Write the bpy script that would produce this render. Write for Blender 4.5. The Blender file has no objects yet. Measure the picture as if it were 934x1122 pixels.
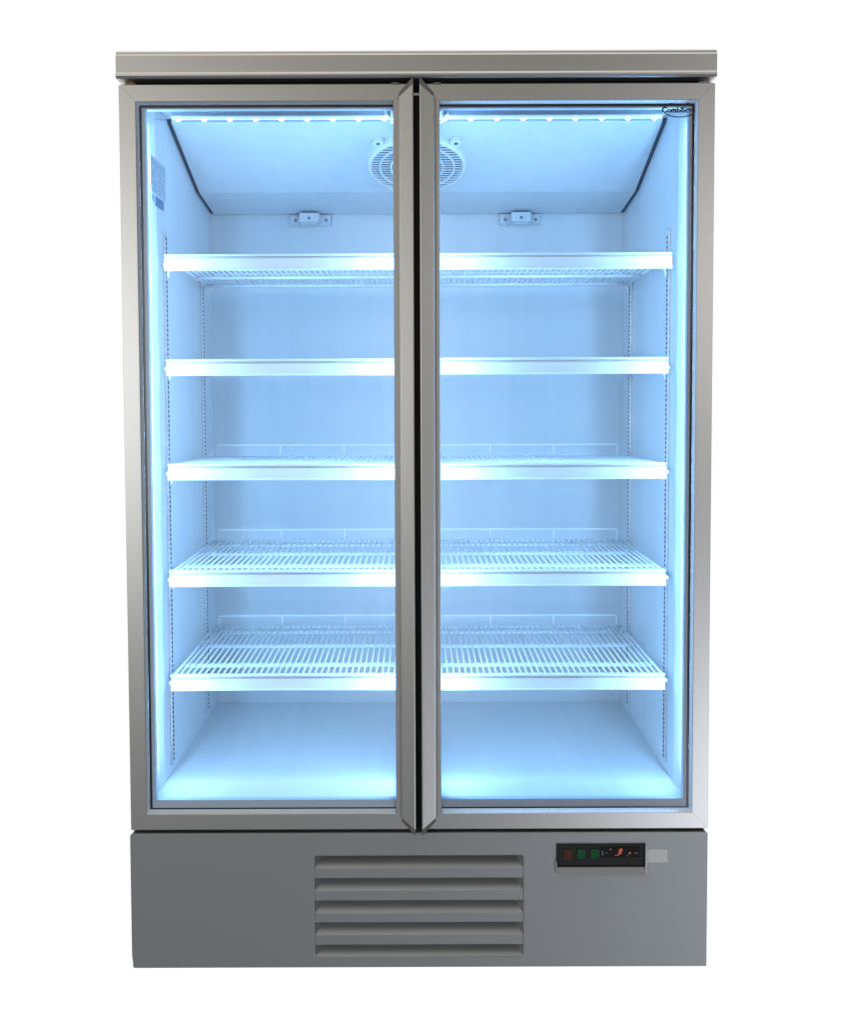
import bpy, bmesh, math, random
from mathutils import Vector, Matrix
random.seed(4)
scene = bpy.context.scene
C = scene.collection
R = math.radians
ZB = 0.026                      # height of the measured zero line above the surface the fridge stands on

# ------------------------------------------------------------------ camera
cd = bpy.data.cameras.new('camera')
cam = bpy.data.objects.new('camera', cd); C.objects.link(cam)
cd.sensor_fit = 'VERTICAL'; cd.sensor_height = 36.0
cd.lens = 1075.0 * 36.0 / 1122.0
cd.shift_x = (467.0 - 458.3) / 1122.0
cd.shift_y = (483.3 - 561.0) / 1122.0
cd.clip_start = 0.02; cd.clip_end = 200
pitch, roll = R(2.57), R(0.2)
fw = Vector((0, math.cos(pitch), -math.sin(pitch))); rt = Vector((1, 0, 0)); up = rt.cross(fw)
r2 = rt * math.cos(roll) - up * math.sin(roll); u2 = up * math.cos(roll) + rt * math.sin(roll)
M = Matrix((r2, u2, -fw)).transposed().to_4x4()
M.translation = Vector((0, -2.0, 1.165 + ZB))
cam.matrix_world = M
scene.camera = cam

# ------------------------------------------------------------------ studio surround
scene.view_settings.view_transform = 'Standard'
scene.view_settings.look = 'None'
scene.view_settings.exposure = 0.0
scene.view_settings.gamma = 1.0
try:
    scene.cycles.use_denoising = True
    scene.cycles.use_adaptive_sampling = False
    scene.cycles.max_bounces = 14
    scene.cycles.diffuse_bounces = 6
    scene.cycles.caustics_reflective = False
    scene.cycles.caustics_refractive = False
    scene.cycles.blur_glossy = 0.5
    scene.cycles.glossy_bounces = 6
    scene.cycles.transparent_max_bounces = 16
    scene.cycles.sample_clamp_indirect = 10
except Exception:
    pass
w = bpy.data.worlds.new('World'); scene.world = w; w.use_nodes = True
nt = w.node_tree; N = nt.nodes; L = nt.links
N.clear()
out = N.new('ShaderNodeOutputWorld'); bg = N.new('ShaderNodeBackground')
tc = N.new('ShaderNodeTexCoord'); sep = N.new('ShaderNodeSeparateXYZ')
L.new(tc.outputs['Generated'], sep.inputs[0])
def mrange(src, a, b, c, d):
    m = N.new('ShaderNodeMapRange'); m.interpolation_type = 'SMOOTHSTEP'
    m.inputs[1].default_value = a; m.inputs[2].default_value = b
    m.inputs[3].default_value = c; m.inputs[4].default_value = d
    L.new(src, m.inputs[0]); return m.outputs[0]
def mix(f, a, b):
    m = N.new('ShaderNodeMix'); m.data_type = 'RGBA'
    L.new(f, m.inputs[0])
    for i, v in ((6, a), (7, b)):
        if isinstance(v, tuple): m.inputs[i].default_value = (*v, 1)
        else: L.new(v, m.inputs[i])
    return m.outputs[2]
# dim studio in front of the fridge: cool towards the floor, warm towards the ceiling
side = mrange(sep.outputs[0], -0.40, 0.40, 0, 1)
low = mix(side, (0.15, 0.16, 0.17), (0.215, 0.225, 0.25))
high = mix(side, (0.56, 0.51, 0.44), (0.10, 0.10, 0.092))
room = mix(mrange(sep.outputs[2], -0.5, 0.5, 0, 1), low, high)
# bright patches added to the surround for steel reflections: left, right, low on the right
def glow(d, inner, c):
    global room
    dot = N.new('ShaderNodeVectorMath'); dot.operation = 'DOT_PRODUCT'
    L.new(tc.outputs['Generated'], dot.inputs[0])
    dot.inputs[1].default_value = Vector(d).normalized()
    room = mix(mrange(dot.outputs['Value'], math.cos(R(inner)), 1.0, 0, 1), room, c)
room = mix(mrange(sep.outputs[2], 0.62, 0.98, 0, 1), room, (1.15, 1.12, 1.06))  # brighter zenith added to put light lines on the header lips
glow((-0.93, -2.0, 0.05), 15.5, (3.4, 3.5, 3.5))
glow((0.92, -2.0, 0.26), 11, (3.3, 3.3, 3.2))
glow((1.02, -2.0, -1.0), 14.5, (3.9, 4.1, 4.5))
# white seamless backdrop behind the fridge
col = mix(mrange(sep.outputs[1], 0.20, 0.5, 0, 1), room, (1.05, 1.05, 1.05))
L.new(col, bg.inputs[0]); L.new(bg.outputs[0], out.inputs[0])
bg.inputs[1].default_value = 1.0
try: w.cycles.sampling_method = 'NONE'      # smooth surround: plain reflection sampling is the cleaner choice
except Exception: pass

# ------------------------------------------------------------------ materials
def mat(name, base, rough=0.5, metal=0.0, noise=0.0, nscale=60, bump=0.0, bscale=900, spec=0.5, stretch=None, emit=None, estr=0, rvar=0.0):
    m = bpy.data.materials.new(name); m.use_nodes = True
    t = m.node_tree; n = t.nodes; l = t.links
    b = n['Principled BSDF']
    b.inputs['Base Color'].default_value = (*base, 1); b.inputs['Roughness'].default_value = rough
    b.inputs['Metallic'].default_value = metal; b.inputs['Specular IOR Level'].default_value = spec
    co = n.new('ShaderNodeTexCoord'); mp = n.new('ShaderNodeMapping')
    l.new(co.outputs['Object'], mp.inputs[0])
    if stretch: mp.inputs['Scale'].default_value = stretch
    if noise or rvar:
        nz = n.new('ShaderNodeTexNoise'); nz.inputs['Scale'].default_value = nscale; nz.inputs['Detail'].default_value = 4
        l.new(mp.outputs[0], nz.inputs['Vector'])
        if noise:
            mr = n.new('ShaderNodeMapRange')
            mr.inputs[1].default_value = 0.25; mr.inputs[2].default_value = 0.75
            mr.inputs[3].default_value = 1 - noise; mr.inputs[4].default_value = 1 + noise
            l.new(nz.outputs[0], mr.inputs[0])
            vm = n.new('ShaderNodeVectorMath'); vm.operation = 'SCALE'; vm.inputs[0].default_value = base
            l.new(mr.outputs[0], vm.inputs['Scale']); l.new(vm.outputs[0], b.inputs['Base Color'])
        if rvar:
            mr = n.new('ShaderNodeMapRange')
            mr.inputs[1].default_value = 0.3; mr.inputs[2].default_value = 0.7
            mr.inputs[3].default_value = rough - rvar; mr.inputs[4].default_value = rough + rvar
            l.new(nz.outputs[0], mr.inputs[0]); l.new(mr.outputs[0], b.inputs['Roughness'])
    if bump:
        nb = n.new('ShaderNodeTexNoise'); nb.inputs['Scale'].default_value = bscale; nb.inputs['Detail'].default_value = 2
        l.new(mp.outputs[0], nb.inputs['Vector'])
        bp = n.new('ShaderNodeBump'); bp.inputs['Strength'].default_value = bump; bp.inputs['Distance'].default_value = 0.0006
        l.new(nb.outputs[0], bp.inputs['Height']); l.new(bp.outputs[0], b.inputs['Normal'])
    if emit:
        b.inputs['Emission Color'].default_value = (*emit, 1); b.inputs['Emission Strength'].default_value = estr
    return m
STEEL = mat('satin_aluminium', (0.57, 0.56, 0.545), 0.31, 1.0, noise=0.012, nscale=240)
CAP = mat('grey_plastic_cap', (0.17, 0.16, 0.14), 0.45, 0.3)
PAINT = mat('grey_painted_sheet', (0.31, 0.325, 0.335), 0.40, 0.5, noise=0.035, nscale=420, rvar=0.03)
FRAMEP = mat('cabinet_grey_enamel', (0.42, 0.44, 0.46), 0.42, 0.2, noise=0.04, nscale=500)
WHITE = mat('white_lining', (0.595, 0.615, 0.635), 0.36, 0.0, noise=0.035, nscale=26, stretch=(1, 1, 0.06))  # vertical streaks in the colour imitate faint reflections on the walls
FLOORM = mat('white_lining_floor', (0.62, 0.63, 0.64), 0.09, 0.0, noise=0.03, nscale=26, stretch=(1, 0.08, 1))
RAILM = mat('white_rail_plastic', (0.70, 0.71, 0.72), 0.32)
WIRE = mat('white_coated_wire', (0.88, 0.89, 0.90), 0.35)
GRILLE = mat('white_plastic_grille', (0.72, 0.74, 0.76), 0.45)
GAPSHADE = mat('dark_gap_shade', (0.045, 0.06, 0.085), 0.6)  # shade of the baffle gap, put in as a dark colour
DARK = mat('dark_interior_plastic', (0.07, 0.09, 0.12), 0.5)
BLACK = mat('black_plastic', (0.010, 0.010, 0.011), 0.5, spec=0.3)
BEAD = mat('light_tinted_bead', (0.72, 0.85, 0.98), 0.35, noise=0.12, nscale=260)  # pale blue is the glow of the interior light put into the colour
PRINT = mat('black_glass_border', (0.008, 0.012, 0.022), 0.25)
SPACER = mat('slate_spacer', (0.44, 0.51, 0.62), 0.5, 0.2, noise=0.1, nscale=400)
GALV = mat('galvanised_steel', (0.78, 0.79, 0.80), 0.32, 0.9, noise=0.15, nscale=120)
SLOT = mat('slot_dark', (0.05, 0.06, 0.08), 0.6)
SCREW = mat('screw_metal', (0.25, 0.25, 0.26), 0.35, 0.9)
INK = mat('label_ink', (0.16, 0.24, 0.34), 0.6)
LABEL = mat('label_paper', (0.43, 0.46, 0.51), 0.5, noise=0.05, nscale=200)
GREYB = mat('label_grey_block', (0.34, 0.42, 0.52), 0.5)
DARKB = mat('label_dark_block', (0.12, 0.19, 0.29), 0.5)
LOGO = mat('black_print', (0.004, 0.004, 0.005), 0.5)
FAINT = mat('faint_print', (0.05, 0.08, 0.12), 0.5)
HOUSING = mat('lamp_housing', (0.36, 0.42, 0.50), 0.35, 0.4)
COPPER = mat('brass_hinge', (0.45, 0.27, 0.16), 0.35, 0.9, noise=0.4, nscale=300)
REDB = mat('red_switch', (0.075, 0.024, 0.014), 0.5, spec=0.2)
GREENB = mat('green_switch', (0.004, 0.075, 0.024), 0.5, spec=0.2)
REDL = mat('red_digit', (0.25, 0.03, 0.012), 0.5, emit=(1.0, 0.22, 0.10), estr=0.30)
WHITEL = mat('grey_mark', (0.16, 0.17, 0.18), 0.5)
STICK = mat('white_sticker', (0.60, 0.61, 0.63), 0.5, noise=0.16, nscale=420)
FLAPM = mat('grey_flap', (0.28, 0.295, 0.325), 0.35, noise=0.04, nscale=300)
LEDC = (0.245, 0.53, 0.915)
LED = mat('led_strip', (0.8, 0.8, 0.8), 0.4, emit=LEDC, estr=138)
DIFF = mat('led_diffuser', (0.55, 0.57, 0.6), 0.4, emit=(0.42, 0.75, 1.0), estr=0.6)
EMIT = mat('led_emitter', (0.8, 0.8, 0.8), 0.4, emit=(0.62, 0.85, 1.0), estr=14)

SIDELED = mat('side_led_strip', (0.8, 0.8, 0.8), 0.4, emit=LEDC, estr=165)
for q in (DIFF, EMIT, REDL):
    try: q.cycles.emission_sampling = 'NONE'
    except Exception: pass
GLASS = bpy.data.materials.new('door_glass'); GLASS.use_nodes = True
t = GLASS.node_tree; t.nodes.clear()
o_ = t.nodes.new('ShaderNodeOutputMaterial'); mx = t.nodes.new('ShaderNodeMixShader')
tr = t.nodes.new('ShaderNodeBsdfTransparent'); tr.inputs[0].default_value = (0.97, 0.985, 0.99, 1)
gl = t.nodes.new('ShaderNodeBsdfGlossy'); gl.inputs['Roughness'].default_value = 0.015
fr = t.nodes.new('ShaderNodeFresnel'); fr.inputs[0].default_value = 1.45
t.links.new(fr.outputs[0], mx.inputs[0]); t.links.new(tr.outputs[0], mx.inputs[1]); t.links.new(gl.outputs[0], mx.inputs[2])
t.links.new(mx.outputs[0], o_.inputs[0])

# ------------------------------------------------------------------ mesh helpers
class MB:
    def __init__(s): s.bm = bmesh.new(); s.mi = 0
    def face(s, vs):
        try:
            f = s.bm.faces.new(vs); f.material_index = s.mi; return f
        except ValueError:
            return None
    def box(s, x0, x1, y0, y1, z0, z1):
        v = [s.bm.verts.new(p) for p in ((x0,y0,z0),(x1,y0,z0),(x1,y1,z0),(x0,y1,z0),(x0,y0,z1),(x1,y0,z1),(x1,y1,z1),(x0,y1,z1))]
        for q in ((0,3,2,1),(4,5,6,7),(0,1,5,4),(1,2,6,5),(2,3,7,6),(3,0,4,7)): s.face([v[i] for i in q])
        return s
    def loft(s, rings, caps=True, closed=False):
        vr = [[s.bm.verts.new(p) for p in r] for r in rings]
        k = len(vr[0]); n = len(vr)
        for i in range(n if closed else n - 1):
            a, b = vr[i], vr[(i + 1) % n]
            for j in range(k): s.face([a[j], a[(j+1) % k], b[(j+1) % k], b[j]])
        if caps and not closed:
            s.face(list(reversed(vr[0]))); s.face(vr[-1])
        return s
    def prism_x(s, yz, x0, x1): return s.loft([[(x0, y, z) for y, z in yz], [(x1, y, z) for y, z in yz]])
    def prism_y(s, xz, y0, y1): return s.loft([[(x, y0, z) for x, z in xz], [(x, y1, z) for x, z in xz]])
    def tube(s, pts, r, seg=6):
        pts = [Vector(p) for p in pts]; rings = []
        for i, p in enumerate(pts):
            d = (pts[min(i+1, len(pts)-1)] - pts[max(i-1, 0)]).normalized()
            a = d.orthogonal().normalized() if abs(d.z) > 0.9 else d.cross(Vector((0, 0, 1))).normalized()
            b = d.cross(a)
            rings.append([p + (a * math.cos(2*math.pi*k/seg) + b * math.sin(2*math.pi*k/seg)) * r for k in range(seg)])
        return s.loft(rings)
    def disc(s, c, ax, u, r, h, seg=16):       # short cylinder along ax
        ax = Vector(ax).normalized(); u = Vector(u).normalized(); v = ax.cross(u)
        ring = lambda o: [Vector(c) + ax*o + (u*math.cos(2*math.pi*k/seg) + v*math.sin(2*math.pi*k/seg))*r for k in range(seg)]
        return s.loft([ring(0), ring(h)])
    def plate(s, outer, holes, y0, y1):        # sheet in the XZ plane with holes, solid
        e = []
        loops = []
        for lp in [outer] + holes:
            vs = [s.bm.verts.new((x, y0, z)) for x, z in lp]; loops.append(vs)
            for i in range(len(vs)): e.append(s.bm.edges.new((vs[i], vs[(i+1) % len(vs)])))
        g = bmesh.ops.triangle_fill(s.bm, edges=e, use_beauty=True)
        fs = [x for x in g['geom'] if isinstance(x, bmesh.types.BMFace)]
        ex = bmesh.ops.extrude_face_region(s.bm, geom=fs)
        nv = [x for x in ex['geom'] if isinstance(x, bmesh.types.BMVert)]
        bmesh.ops.translate(s.bm, verts=nv, vec=(0, y1 - y0, 0))
        return s
ORG = Vector((0, 0.36, 0))
def build(name, mb, mats, parent=None, bevel=0, seg=2, smooth=False, local=False, top=False):
    bm = mb.bm
    bmesh.ops.recalc_face_normals(bm, faces=bm.faces)
    me = bpy.data.meshes.new(name)
    if not local:
        for v in bm.verts: v.co += Vector((0, 0, ZB)) - ORG
    bm.to_mesh(me); bm.free()
    for m in (mats if isinstance(mats, (list, tuple)) else [mats]): me.materials.append(m)
    o = bpy.data.objects.new(name, me); C.objects.link(o)
    if parent is not None: o.parent = parent
    if smooth:
        for p in me.polygons: p.use_smooth = True
    if bevel:
        b = o.modifiers.new('bevel', 'BEVEL'); b.width = bevel; b.segments = seg; b.limit_method = 'ANGLE'; b.angle_limit = R(30)
        b.harden_normals = False
    return o
def rrect(x0, x1, z0, z1, r, n=5):
    pts = []
    for cx, cz, a in ((x1-r, z1-r, 0), (x0+r, z1-r, 90), (x0+r, z0+r, 180), (x1-r, z0+r, 270)):
        for k in range(n+1):
            q = R(a + 90*k/n); pts.append((cx + r*math.cos(q), cz + r*math.sin(q)))
    return pts

# ------------------------------------------------------------------ the refrigerator
fridge = bpy.data.objects.new('display_refrigerator', None); C.objects.link(fridge)
fridge.location = ORG
fridge['label'] = 'tall steel display refrigerator with two glass doors and blue lit empty wire shelves'
fridge['category'] = 'refrigerator'

ZT, ZF = 1.782, 0.326          # lining ceiling and floor
WI = 0.555                     # inner half width
YF, YB = 0.058, 0.66           # lining front edge, back wall

# outer shell with the front frame round the opening
m = MB()
m.box(-0.598, -0.5705, 0.052, 0.72, -ZB, 1.800)
m.box(0.5705, 0.598, 0.052, 0.72, -ZB, 1.800)
m.box(-0.5695, 0.5695, 0.692, 0.72, -ZB, 1.800)
m.box(-0.5695, 0.5695, 0.053, 0.690, 1.794, 1.799)
m.box(-0.5695, 0.5695, 0.0535, 0.690, 0.268, 0.3092)
m.box(-0.5695, 0.5695, 0.10, 0.690, -ZB, -ZB + 0.02)
build('cabinet_shell', m, FRAMEP, fridge, bevel=0.0012)

# white inner lining: side walls, ceiling, back, flared front lip
m = MB()
for s in (-1, 1):
    a = [(s*0.5690, YF), (s*0.5660, YF), (s*WI, 0.105), (s*WI, YB), (s*0.5690, YB)]
    if s > 0: a.reverse()
    m.loft([[(x, y, 0.311) for x, y in a], [(x, y, 1.790) for x, y in a]])
m.box(-0.5685, 0.5685, YB + 0.001, YB + 0.02, 0.311, 1.790)
m.box(-WI + 0.0005, WI - 0.0005, YF + 0.002, YB, ZT, 1.789)
build('interior_lining', m, WHITE, fridge)
m = MB()
m.prism_x([(YF - 0.002, 0.3095), (YF - 0.002, 0.3115), (0.118, ZF), (YB - 0.0005, ZF + 0.001), (YB - 0.0005, 0.3095)], -0.5655, 0.5655)
build('interior_floor', m, FLOORM, fridge)

# sloping air baffle under the ceiling
bt, bk, bb = (0.205, 1.7725), (0.478, 1.6765), (0.655, 1.6555)
m = MB()
m.prism_x([(0.200, 1.7815), bt, bk, bb, (0.656, 1.662), (0.482, 1.684), (0.215, 1.7815)], -0.5455, 0.5455)
build('air_baffle', m, WHITE, fridge, bevel=0.002)
for s in (-1, 1):
    m = MB(); x0, x1 = sorted((s*0.5458, s*0.5548))
    m.prism_x([(0.204, 1.7810), (0.209, 1.7735), (0.482, 1.6795), (0.655, 1.6580), (0.655, 1.668), (0.484, 1.690), (0.220, 1.7810)], x0, x1)
    build('baffle_gap_strip', m, GAPSHADE, fridge)  # dark strip stands in for the shaded gap beside the baffle

# fan grille on the slope of the baffle
sl = Vector((0, bk[0]-bt[0], bk[1]-bt[1])).normalized()      # down the slope, towards the back
ux = Vector((1, 0, 0)); nn = Vector((0, sl.z, -sl.y)).normalized()
if nn.z > 0: nn = -nn
FANY = 0.352
def on_slope(px, py, h): 
    c = Vector((0, FANY, bt[1] + (FANY - bt[0]) * (bk[1]-bt[1])/(bk[0]-bt[0])))
    return c + ux*px + sl*py + nn*h
SG = 48
m = MB()
def ring(r, h): return [on_slope(r*math.cos(2*math.pi*k/SG), r*math.sin(2*math.pi*k/SG), h) for k in range(SG)]
m.loft([ring(0.118, 0.0), ring(0.1165, 0.011), ring(0.111, 0.016), ring(0.1085, 0.016), ring(0.1080, 0.0006), ring(0.118, 0.0)], caps=False)
for r in (0.088, 0.062, 0.036):
    m.loft([ring(r + 0.0017, 0.0128), ring(r + 0.0017, 0.0168), ring(r - 0.0017, 0.0168), ring(r - 0.0017, 0.0128)], closed=True)
k = -0.104
while k < 0.105:
    hw = math.sqrt(max(0.1088**2 - k*k, 1e-5))
    p = [on_slope(-hw, k - 0.0016, 0.0118), on_slope(-hw, k + 0.0016, 0.0118), on_slope(-hw, k + 0.0016, 0.0135), on_slope(-hw, k - 0.0016, 0.0135)]
    q = [on_slope(hw, k - 0.0016, 0.0118), on_slope(hw, k + 0.0016, 0.0118), on_slope(hw, k + 0.0016, 0.0135), on_slope(hw, k - 0.0016, 0.0135)]
    m.loft([p, q]); k += 0.0098
m.disc(on_slope(0, 0, 0.012), nn, ux, 0.022, 0.005, 24)
for s in (-1, 1):
    m.disc(on_slope(s*0.089, -0.092, 0.0005), nn, ux, 0.0125, 0.010, 18)
fg = build('fan_grille', m, GRILLE, fridge)
m = MB(); m.disc(on_slope(0, 0, 0.0008), nn, ux, 0.1075, 0.001, 48)
build('fan_opening', m, DARK, fg)
for s in (-1, 1):
    m = MB(); m.disc(on_slope(s*0.089, -0.092, 0.0107), nn, ux, 0.0045, 0.0012, 12)
    build('grille_screw', m, DARK, fg)

# clips that hold the lower edge of the baffle
for cx in (-0.2865, 0.2755):
    m = MB()
    m.box(cx - 0.054, cx + 0.054, 0.650, 0.6595, 1.626, 1.653)
    for s in (-1, 1):
        x0, x1 = sorted((cx + s*0.054, cx + s*0.030))
        m.box(x0, x1, 0.646, 0.6495, 1.624, 1.6275)
    bk_ = build('baffle_clip', m, WHITE, fridge, bevel=0.001)
    m = MB(); m.box(cx - 0.026, cx + 0.026, 0.618, 0.6495, 1.628, 1.653); m.box(cx - 0.021, cx + 0.021, 0.6185, 0.6495, 1.6235, 1.6275)
    build('clip_block', m, WHITE, bk_, bevel=0.002)
    for x, y in ((cx - 0.040, 0.648), (cx + 0.042, 0.648), (cx, 0.6165)):
        m = MB(); m.disc((x, y, 1.6385), (0, -1, 0), ux, 0.0042, -0.003, 14)
        build('screw', m, SCREW, bk_, bevel=0.0008)

# top light: housing, diffuser and emitters, one run on each side of the post
for s in (-1, 1):
    x0, x1 = sorted((s*0.045, s*0.520))
    m = MB(); m.prism_x([(0.098, 1.7735), (0.098, 1.7590), (0.104, 1.7565), (0.150, 1.7600), (0.150, 1.7735)], x0, x1)
    lh = build('ceiling_lamp', m, HOUSING, fridge, bevel=0.001)
    m = MB(); m.prism_x([(0.0982, 1.7583), (0.0985, 1.7542), (0.101, 1.7530), (0.109, 1.7532), (0.109, 1.7560), (0.104, 1.7560)], x0 + 0.001, x1 - 0.001)
    build('lamp_diffuser', m, DIFF, lh)
    for i in range(9):
        x = s*(0.1695 + 0.0) + (i - 2) * 0.0555*s if s > 0 else -0.505 + i*0.0545
        if abs(x) > 0.517 or abs(x) < 0.05: continue
        m = MB(); bmesh.ops.create_uvsphere(m.bm, u_segments=12, v_segments=8, radius=0.0038, matrix=Matrix.Translation((x, 0.1045, 1.7525)) @ Matrix.Diagonal((1.4, 1, 0.85, 1)))
        build('lamp_emitter', m, EMIT, lh, smooth=True)
    m = MB()
    xc = s*0.0555
    m.tube([(xc + s*0.012, 0.094, 1.772), (xc + s*0.010, 0.094, 1.760), (xc + s*0.002, 0.094, 1.754), (xc - s*0.002, 0.094, 1.744), (xc - s*0.010, 0.094, 1.741)], 0.0028, 8)
    m.box(min(xc, xc - s*0.014), max(xc, xc - s*0.014), 0.090, 0.096, 1.748, 1.7735)
    build('lamp_clip', m, RAILM, lh, bevel=0.0008)

# centre post with a light strip on each flank
m = MB(); m.box(-0.030, 0.030, 0.052, 0.078, 0.312, 1.790); m.box(-0.012, 0.012, 0.0785, 0.094, 0.327, 1.781)
post = build('centre_post', m, BLACK, fridge, bevel=0.001)
m = MB(); m.box(-0.0072, 0.0050, 0.028, 0.0515, 0.262, 1.778); m.mi = 1; m.box(-0.0065, 0.0045, 0.026, 0.050, 1.7785, 1.783); m.mi = 0; m.box(-0.0072, 0.0050, 0.030, 0.0515, 1.7835, 1.800)
build('post_cover', m, [BLACK, GALV], post)
LY = 0.066
for s in (-1, 1):
    m = MB()
    # strip faces outward; its cover shades the sector straight behind the post
    a = [(s*0.0335, LY - 0.006), (s*0.0392, LY - 0.006), (s*0.0350, LY + 0.005), (s*0.0335, LY + 0.006)]
    m.loft([[(x, y, 0.339) for x, y in a], [(x, y, 1.736) for x, y in a]])
    m.mi = 1; (xa, ya), (xb, yb) = a[1], a[2]; xa += s*0.0003; xb += s*0.0003; ya += 0.0002; yb += 0.0002
    m.face([m.bm.verts.new(p) for p in ((xa, ya, 0.362), (xb, yb, 0.362), (xb, yb, 1.735), (xa, ya, 1.735))])
    build('light_strip', m, [RAILM, LED], post)
    m = MB(); x0, x1 = sorted((s*0.0305, s*0.0332)); m.box(x0, x1, LY - 0.012, LY + 0.009, 0.330, 1.745)
    build('strip_housing', m, RAILM, post)
# light strips behind the outer stiles, on the flared lip of each side wall
for s in (-1, 1):
    m = MB(); x0, x1 = sorted((s*0.5645, s*0.5603)); m.box(x0, x1, 0.046, 0.054, 0.344, 1.736)
    m.mi = 1; xe = s*0.5600
    m.face([m.bm.verts.new(p) for p in ((xe, 0.046, 0.365), (xe, 0.054, 0.365), (xe, 0.054, 1.735), (xe, 0.046, 1.735))])
    m.face([m.bm.verts.new(p) for p in ((s*0.5605, 0.0543, 0.365), (s*0.5640, 0.0543, 0.365), (s*0.5640, 0.0543, 1.735), (s*0.5605, 0.0543, 1.735))])
    build('light_strip', m, [RAILM, SIDELED], fridge)

# slotted shelf standards on the side walls
def standard(x, s, y, z0, z1):
    m = MB(); x0, x1 = sorted((x, x - s*0.005)); m.box(x0, x1, y - 0.0085, y + 0.0085, z0, z1)
    o = build('shelf_standard', m, GALV, fridge, bevel=0.0008)
    m = MB(); z = z0 + 0.010
    while z < z1 - 0.012:
        a, b = sorted((x - s*0.0046, x - s*0.0056)); m.box(a, b, y - 0.0025, y + 0.0045, z, z + 0.0062); z += 0.0105
    build('slots', m, SLOT, o)
for s in (-1, 1):
    standard(s*WI, s, 0.163 if s < 0 else 0.172, 0.345, 1.532)
    standard(s*WI, s, 0.528 if s < 0 else 0.555, 0.345, 1.530)

# ------------------------------------------------------------------ shelves
SW, SD = 0.5325, 0.435
def make_shelf():
    m = MB(); h = SW/2
    m.tube([(-h + 0.003, 0.004, -0.005), (h - 0.003, 0.004, -0.005)], 0.0026)
    m.tube([(-h + 0.003, SD, -0.005), (h - 0.003, SD, -0.005)], 0.0030)
    for x in (-h + 0.003, h - 0.003): m.tube([(x, 0.004, -0.005), (x, SD, -0.005)], 0.0030)
    for y in (0.100, 0.265, 0.400):
        m.box(-h + 0.004, h - 0.004, y - 0.0085, y + 0.0085, -0.0125, -0.0065)
    n = 39
    for i in range(1, n):
        x = -h + 0.003 + (SW - 0.006)*i/n
        m.tube([(x, 0.004, -0.0035), (x, SD + 0.001, -0.0035)], 0.0018, 6)
    sh = build('shelf', m, WIRE, None, local=True, smooth=True)
    m = MB()
    m.prism_x([(0.002, 0.0005), (-0.004, 0.001), (-0.0082, -0.0005), (-0.0084, -0.0040), (-0.0005, -0.0046), (-0.0005, -0.0080), (-0.0066, -0.0088),
               (-0.0085, -0.0300), (-0.0105, -0.0335), (-0.0085, -0.0352), (0.0, -0.0345), (0.0, -0.010), (0.002, -0.010)], -h, h)
    build('front_rail', m, RAILM, sh, local=True, bevel=0.0005)
    m = MB(); g = 0.2495; z = 0.026; y = SD - 0.002
    m.tube([(-g, y, -0.004), (-g, y, z - 0.006), (-g + 0.002, y, z - 0.002), (-g + 0.006, y, z), (g - 0.006, y, z), (g - 0.002, y, z - 0.002), (g, y, z - 0.006), (g, y, -0.004)], 0.0022, 6)
    for x in (-g/3, g/3): m.tube([(x, y, -0.004), (x, y, z)], 0.0020, 6)
    build('rear_guard', m, WIRE, sh, local=True, smooth=True)
    return sh
proto = make_shelf()
def dup(o):
    c = o.copy(); C.objects.link(c)
    for ch in o.children:
        k = ch.copy(); C.objects.link(k); k.parent = c
    return c
TIERS = [1.4725, 1.2480, 1.0205, 0.7880, 0.5595]
first = True
for z, tilt in zip(TIERS, (-0.030, -0.022, -0.016, 0.007, 0.013)):
    for x in (-0.2765, 0.2735):
        o = proto if first else dup(proto); first = False
        o.parent = fridge
        o.location = Vector((x + (0.008 if x > 0 and z > 1.4 else 0) + random.uniform(-0.0015, 0.0015), 0.128 + random.uniform(-0.002, 0.002), z + ZB + random.uniform(-0.0012, 0.0012))) - ORG
        o.rotation_euler = (tilt + random.uniform(-0.002, 0.002), random.uniform(-0.0018, 0.0018), 0)
# curved brackets carrying the shelves on the standards
def bracket_mesh(s):
    m = MB()
    pts = [(0, 0.004), (0.034, 0.004), (0.034, -0.002)]
    for k in range(7):
        a = R(90 * k / 6); pts.append((0.032 - 0.026*math.sin(a) , -0.034 + 0.030*math.cos(a)))
    pts.append((0, -0.034))
    pts = [(-s*x*0.72, z*0.8) for x, z in pts]
    m.prism_y(pts, -0.0018, 0.0018)
    m.box(min(-s*0.0, -s*0.006), max(-s*0.0, -s*0.006), -0.034, -0.002, -0.006, 0.001)
    return m
br = {}
for s in (-1, 1):
    for z in TIERS:
        for y in ((0.163, 0.528) if s < 0 else (0.172, 0.555)):
            if s not in br:
                o = build('shelf_bracket', bracket_mesh(s), RAILM, fridge, local=True, bevel=0.0005); br[s] = o
            else:
                o = br[s].copy(); C.objects.link(o); o.parent = fridge
            o.location = Vector((s*(WI - 0.0058), y, z + ZB - 0.018)) - ORG

# ------------------------------------------------------------------ information label on the left wall
X = -WI + 0.0006
def wall_quad(m, y0, y1, z0, z1, h=0.0003): m.box(X, X + h, y0, y1, z0, z1)
m = MB(); wall_quad(m, 0.059, 0.181, 1.596, 1.671)
lab = build('information_label', m, LABEL, fridge)
m = MB()
for r in range(11):
    z = 1.664 - r*0.0062; y = 0.068
    if r == 1: wall_quad(m, 0.070, 0.176, z - 0.0012, z + 0.0012, 0.0005); continue
    while y < 0.174:
        l_ = random.uniform(0.004, 0.018)
        if random.random() < 0.72: wall_quad(m, y, min(y + l_, 0.176), z - 0.0011, z + 0.0011, 0.0005)
        y += l_ + random.uniform(0.002, 0.006)
build('print', m, INK, lab)
m = MB(); wall_quad(m, 0.064, 0.086, 1.578, 1.592); build('label_block', m, GREYB, lab)
m = MB(); wall_quad(m, 0.094, 0.164, 1.5715, 1.5925); build('label_block', m, DARKB, lab)

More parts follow.
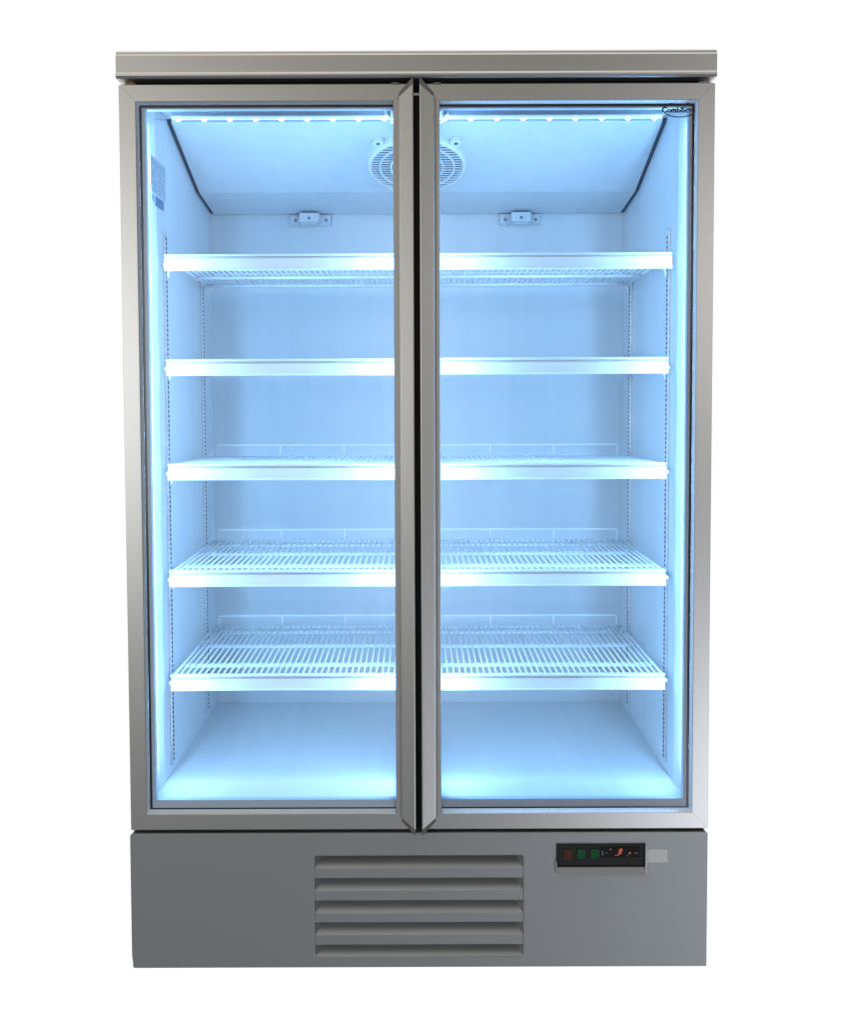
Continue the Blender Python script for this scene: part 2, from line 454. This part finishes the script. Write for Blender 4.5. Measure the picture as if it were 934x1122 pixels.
# ------------------------------------------------------------------ doors
def text_mesh(name, body, w, h, x, y, z, mtl, parent, bold=0.0):
    cu = bpy.data.curves.new(name, 'FONT'); cu.body = body; cu.size = 1.0; cu.align_x = 'CENTER'; cu.align_y = 'CENTER'
    cu.offset = bold; cu.extrude = 0.0
    o = bpy.data.objects.new(name, cu); C.objects.link(o)
    bpy.context.view_layer.update()
    me = bpy.data.meshes.new_from_object(o.evaluated_get(bpy.context.evaluated_depsgraph_get()))
    bpy.data.objects.remove(o); bpy.data.curves.remove(cu)
    xs = [v.co.x for v in me.vertices]; ys = [v.co.y for v in me.vertices]
    mx0, mx1, my0, my1 = min(xs), max(xs), min(ys), max(ys)
    for v in me.vertices:
        a = (v.co.x - mx0)/(mx1 - mx0) - 0.5; b = (v.co.y - my0)/(my1 - my0) - 0.5
        v.co = Vector((x + a*w, y, z + b*h + ZB)) - ORG
    me.materials.clear(); me.materials.append(mtl)
    t_ = bpy.data.objects.new(name, me); C.objects.link(t_); t_.parent = parent
    return t_
Z0, Z1 = 0.268, 1.7935
def make_door(x0, x1, inner_left):
    fwid, fin, fz = 0.0335, 0.0405, 0.0335
    wl, wr = (fin, fwid) if inner_left else (fwid, fin)
    sec = [(0.0, 0.0, 0.034), (0.0, 0.0, 0.0008), (0.0, 0.0008, 0.0), (1.0, -0.0006, 0.0), (1.0, 0.0, 0.0006), (1.0, 0.0010, 0.0110), (1.0, 0.0010, 0.034)]
    def corner(L_, B_, a, sft):
        wx = wl if L_ else wr
        x = (x0 + a*wx + sft) if L_ else (x1 - a*wx - sft)
        z = (Z0 + a*fz + sft) if B_ else (Z1 - a*fz - sft)
        return x, z
    m = MB(); cs = [(True, True), (False, True), (False, False), (True, False)]
    g = 0.00022
    for i in range(4):
        A, B = cs[i], cs[(i+1) % 4]; ra, rb = [], []
        for a, sft, y in sec:
            xa, za = corner(*A, a, sft); xb, zb = corner(*B, a, sft)
            d = Vector((xb - xa, zb - za)).normalized() * g
            ra.append((xa + d.x, y, za + d.y)); rb.append((xb - d.x, y, zb - d.y))
        m.loft([ra, rb])
    door = build('door', m, STEEL, fridge)
    ix0, ix1, iz0, iz1 = x0 + wl + 0.001, x1 - wr - 0.001, Z0 + fz + 0.001, Z1 - fz - 0.001
    m = MB(); m.box(ix0 - 0.003, ix1 + 0.003, 0.0120, 0.0122, iz0 - 0.003, iz1 + 0.003)
    # single sheet of glass: keep the front face only
    bmesh.ops.delete(m.bm, geom=[f for f in m.bm.faces if f.calc_center_median().y > 0.01205 or abs(f.calc_center_median().y - 0.0121) < 0.00004], context='FACES')
    build('glass_pane', m, GLASS, door)
    def rim(name, o, i_, y0, y1, mt):          # strip round the glass on the three outer sides: (side, top, bottom) offsets
        L0, T0, B0 = o; L1, T1, B1 = i_
        if inner_left:
            pts = [(ix0 - 0.002, iz1 - T0), (ix1 - L0, iz1 - T0), (ix1 - L0, iz0 + B0), (ix0 - 0.002, iz0 + B0), (ix0 - 0.002, iz0 + B1), (ix1 - L1, iz0 + B1), (ix1 - L1, iz1 - T1), (ix0 - 0.002, iz1 - T1)]
        else:
            pts = [(ix1 + 0.002, iz1 - T0), (ix0 + L0, iz1 - T0), (ix0 + L0, iz0 + B0), (ix1 + 0.002, iz0 + B0), (ix1 + 0.002, iz0 + B1), (ix0 + L1, iz0 + B1), (ix0 + L1, iz1 - T1), (ix1 + 0.002, iz1 - T1)]
        m = MB(); m.plate(pts, [], y0, y1)
        return build(name, m, mt, door)
    # sloped glazing bead, tinted with the interior light, that holds the glass on its three outer sides
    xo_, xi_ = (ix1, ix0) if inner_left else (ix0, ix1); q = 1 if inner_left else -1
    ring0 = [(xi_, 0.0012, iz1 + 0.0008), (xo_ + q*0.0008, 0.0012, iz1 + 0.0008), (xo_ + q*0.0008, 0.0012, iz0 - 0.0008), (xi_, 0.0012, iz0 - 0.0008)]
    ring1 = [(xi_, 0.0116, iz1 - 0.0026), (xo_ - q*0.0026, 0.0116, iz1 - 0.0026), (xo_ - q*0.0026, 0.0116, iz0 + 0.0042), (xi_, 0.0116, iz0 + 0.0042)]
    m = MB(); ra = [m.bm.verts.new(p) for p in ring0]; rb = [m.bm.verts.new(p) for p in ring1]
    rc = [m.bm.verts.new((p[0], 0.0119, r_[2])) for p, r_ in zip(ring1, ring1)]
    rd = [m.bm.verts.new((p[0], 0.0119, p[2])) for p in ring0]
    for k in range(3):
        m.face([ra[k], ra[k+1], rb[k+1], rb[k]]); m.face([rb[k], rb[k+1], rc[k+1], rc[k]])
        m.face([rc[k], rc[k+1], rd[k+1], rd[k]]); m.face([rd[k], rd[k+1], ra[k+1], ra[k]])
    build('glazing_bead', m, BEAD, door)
    rim('glass_border', (0.0026, 0.0026, 0.0042), (0.0074, 0.0076, 0.0066), 0.0128, 0.0134, PRINT)
    rim('glass_spacer', (0.0072, 0.0074, 0.0064), (0.0146, 0.0108, 0.0232), 0.0140, 0.0280, SPACER)
    def border(name, d0, d1, y0, y1, mt):
        m = MB()
        m.plate([(ix0 + d0, iz0 + d0), (ix1 - d0, iz0 + d0), (ix1 - d0, iz1 - d0), (ix0 + d0, iz1 - d0)],
                [[(ix0 + d1, iz0 + d1), (ix1 - d1, iz0 + d1), (ix1 - d1, iz1 - d1), (ix0 + d1, iz1 - d1)]], y0, y1)
        return build(name, m, mt, door)
    border('door_gasket', -0.016, -0.008, 0.0345, 0.0510, BLACK)
    # handle profile along the meeting edge, its ends cut at 45 degrees and capped
    s = 1 if inner_left else -1
    xin = (x0 if inner_left else x1); xo = xin + s*0.0290
    zt, zb = 1.8015, 0.2600
    slope = 0.0285; cap, capo = 0.0140, 0.0085
    def ring_at(zi, zo):
        return [(xin, -0.0005, zi), (xin, -0.0150, zi), (xin + s*0.0012, -0.0160, zi - 0.0), (xin + s*0.0030, -0.0160, zi), (xo - s*0.0010, -0.0142, zo), (xo, -0.0130, zo), (xo, -0.0005, zo)]
    m = MB()
    rz = [ring_at(zb + cap + 0.0005, zb + slope + capo), ring_at(zt - cap - 0.0005, zt - slope - capo)]
    m.loft(rz)
    h = build('door_handle', m, STEEL, door, bevel=0.0006)
    for za, zc, q in ((zt - cap, zt - slope - capo + 0.0005, 1), (zb + cap, zb + slope + capo - 0.0005, -1)):
        m = MB(); a = ring_at(za, zc); b = ring_at(za + q*cap, zc + q*capo)
        b = [(x, y + 0.0045 if y < -0.005 else y, z) for x, y, z in b]
        m.loft([a, b])
        build('handle_cap', m, CAP, h, bevel=0.0006)
    # groove line beside the handle
    m = MB(); gx = sorted((xo + s*0.0028, xo + s*0.0040)); m.box(gx[0], gx[1], -0.0006, 0.0004, Z0 + 0.030, Z1 - 0.030)
    build('groove_trim', m, CAP if inner_left else STEEL, door)
    m = MB(); gx = sorted((xo - s*0.002 , xo + s*0.012)); m.box(gx[0] + s*0.002, gx[1] + s*0.002, -0.0022, 0.010, Z1 - 0.0015, Z1 + 0.0022)
    build('door_stop', m, CAP, door)
    return door
dl = make_door(-0.6000, -0.0072, False)
dr = make_door(0.0050, 0.6000, True)
dl['label'] = 'left glass door without a logo'
dr['label'] = 'right glass door with oval logo in its top corner'
text_mesh('tempered_mark', '\u2022 Tempered', 0.037, 0.0042, -0.512, 0.0116, 1.7268, FAINT, dl)
text_mesh('tempered_mark', '\u2022 Tempered', 0.037, 0.0042, 0.0975, 0.0116, 1.7288, FAINT, dr)
lg = text_mesh('logo_lettering', 'CombiSteel', 0.0690, 0.0112, 0.5305, 0.0114, 1.7432, LOGO, dr, bold=0.048)
m = MB()
for a0, a1 in ((12, 165), (195, 348)):
    n = 28; ri = []
    for k in range(n + 1):
        a = R(a0 + (a1 - a0)*k/n); c_, s_ = math.cos(a), math.sin(a)
        ri.append([(0.5315 + (0.0322 + e)*c_, y, 1.7436 + (0.0148 + e)*s_) for e, y in ((-0.0011, 0.0112), (0.0011, 0.0112), (0.0011, 0.0116), (-0.0011, 0.0116))])
    m.loft(ri)
build('logo_oval', m, LOGO, dr)

# hinges between doors and cabinet
for x, z0, z1, mt in ((-0.580, 1.7945, 1.8025, COPPER), (0.582, 1.7945, 1.8025, SCREW), (0.586, 0.2600, 0.2675, BLACK), (-0.586, 0.2600, 0.2675, BLACK)):
    m = MB(); m.disc((x, 0.020, z0), (0, 0, 1), ux, 0.0075, z1 - z0, 16); m.box(x - 0.012, x + 0.012, 0.012, 0.050, (z0+z1)/2 - 0.001, (z0+z1)/2 + 0.001)
    build('hinge', m, mt, fridge)

# ------------------------------------------------------------------ header
m = MB()
m.prism_x([(0.72, 1.8585), (0.002, 1.8585), (-0.006, 1.8575), (-0.0090, 1.8540), (-0.0095, 1.8510), (-0.0120, 1.8465), (-0.0120, 1.8140), (-0.0145, 1.8095), (-0.0145, 1.8065), (-0.010, 1.8022), (0.0, 1.8015), (0.72, 1.8015)], -0.6015, 0.6000)
build('header_panel', m, STEEL, fridge, bevel=0.0007)
m = MB(); m.box(-0.575, 0.575, 0.018, 0.0515, 1.7945, 1.8005)
build('header_gap_strip', m, BLACK, fridge)

# ------------------------------------------------------------------ lower panel with pressed louvres
hx0, hx1, hz0, hz1 = -0.2190, 0.2165, -0.0045, 0.2125
m = MB()
m.plate([(-0.6025, 0.2570), (-0.6025, 0.0), (-0.5990, -ZB), (0.6000, -ZB), (0.6000, 0.2570), (0.5960, 0.2605), (-0.5985, 0.2605)], [rrect(hx0, hx1, hz0, hz1, 0.006)], 0.0, 0.0025)
m.prism_x([(0.0026, 0.2605), (0.0026, 0.258), (0.050, 0.258), (0.050, 0.2605)], -0.5985, 0.5960)
for s in (-1, 1):
    x0, x1 = (-0.6015, -0.5990) if s < 0 else (0.5975, 0.5995)
    m.box(x0, x1, 0.0027, 0.0515, -ZB, 0.2560)
kick = build('lower_panel', m, PAINT, fridge, bevel=0.0009)
m = MB()
tops = [0.2125, 0.1648, 0.1172, 0.0705, 0.0227]
e = 0.0006
for i, zt in enumerate(tops):
    zn = tops[i+1] if i < 4 else hz0
    zf = zt - 0.0275 if i < 4 else hz0 + 0.0006       # where the slope meets the front band
    xa, xb = hx0 + e, hx1 - e; ins = 0.0165; dp = 0.024
    A, B = (xa, 0.0006, zf), (xb, 0.0006, zf)
    D_, E_ = (xa + ins, dp, zt - 0.0075), (xb - ins, dp, zt - 0.0075)
    V = lambda p: m.bm.verts.new(p)
    m.face([V(A), V(B), V(E_), V(D_)])
    m.face([V(A), V(D_), V((xa, 0.0022, zt))]); m.face([V(B), V((xb, 0.0022, zt)), V(E_)])
    if i < 4:
        m.face([V((xa, 0.0006, zn)), V((xb, 0.0006, zn)), V(B), V(A)])
        m.face([V((xa, 0.0006, zn)), V((xa + ins, dp, zn + 0.001)), V((xb - ins, dp, zn + 0.001)), V((xb, 0.0006, zn))])
bmesh.ops.remove_doubles(m.bm, verts=m.bm.verts, dist=0.00005)
build('vent_louvre', m, PAINT, kick)
m = MB(); m.box(hx0 - 0.02, hx1 + 0.02, 0.030, 0.034, hz0 - 0.01, hz1 + 0.02)  # black sheet added as the dark shade behind the louvres
build('vent_shade_sheet', m, BLACK, kick)

# ------------------------------------------------------------------ control panel
m = MB()
m.plate([(0.2850, 0.2365), (0.2850, 0.1885), (0.4700, 0.1885), (0.4700, 0.2365)], [[(0.2868, 0.2345), (0.2868, 0.1900), (0.4668, 0.1900), (0.4668, 0.2345)]], -0.0040, -0.0004)
m.box(0.2870, 0.4665, -0.0016, -0.0004, 0.1902, 0.2343)
cp = build('control_panel', m, BLACK, fridge, bevel=0.0006)
for x, z, hw, hh, mt, lb in ((0.3085, 0.2150, 0.0088, 0.0110, REDB, 'red rocker switch'), (0.3365, 0.2165, 0.0088, 0.0100, GREENB, 'green rocker switch'), (0.3645, 0.2165, 0.0088, 0.0100, GREENB, 'green rocker switch')):
    m = MB(); m.prism_y(rrect(x - hw, x + hw, z - hh, z + hh, 0.002), -0.0042, -0.0017)
    o = build('switch', m, mt, cp, bevel=0.0008); o['label'] = lb
m = MB(); m.box(0.3775, 0.4580, -0.0030, -0.0017, 0.2080, 0.2300)
ds = build('display', m, mat('display_face', (0.008, 0.008, 0.009), 0.5, spec=0.15), cp, bevel=0.0006)
m = MB()
m.prism_y([(0.4120, 0.2125), (0.4145, 0.2125), (0.4195, 0.2270), (0.4160, 0.2270)], -0.0038, -0.0031)
m.prism_y([(0.4165, 0.2155), (0.4190, 0.2155), (0.4225, 0.2265), (0.4198, 0.2265)], -0.0038, -0.0031)
m.prism_y(rrect(0.4070, 0.4100, 0.2115, 0.2140, 0.0008), -0.0038, -0.0031)
m.prism_y(rrect(0.3955, 0.3985, 0.2240, 0.2268, 0.0010), -0.0038, -0.0031)
m.prism_y(rrect(0.4350, 0.4395, 0.2158, 0.2195, 0.0014), -0.0038, -0.0031)
build('digit', m, REDL, ds)
for x, z, a, b in ((0.3805, 0.2175, 0.0012, 0.0045), (0.4500, 0.2175, 0.0040, 0.0009), (0.4330, 0.2120, 0.0013, 0.0013), (0.3890, 0.2185, 0.0016, 0.0008)):
    m = MB(); m.box(x - a, x + a, -0.0036, -0.0031, z - b, z + b)
    build('display_mark', m, WHITEL, ds)
m = MB()
m.prism_x([(-0.0030, 0.1882), (-0.0115, 0.1775), (-0.0115, 0.1745), (-0.0005, 0.1745), (-0.0005, 0.1882)], 0.2855, 0.4695)
fl = build('cover_flap', m, FLAPM, cp, bevel=0.0008)
for q in ((0.4690, 0.4715, -0.0095, -0.0004, 0.1745, 0.2360), (0.2838, 0.2850, -0.0090, -0.0004, 0.1745, 0.2000)):
    m = MB(); m.box(*q); build('flap_edge', m, STICK, cp, bevel=0.0005)
m = MB(); m.prism_y(rrect(0.4730, 0.5165, 0.1960, 0.2245, 0.001), -0.0010, -0.0003)
st = build('sticker', m, STICK, fridge)
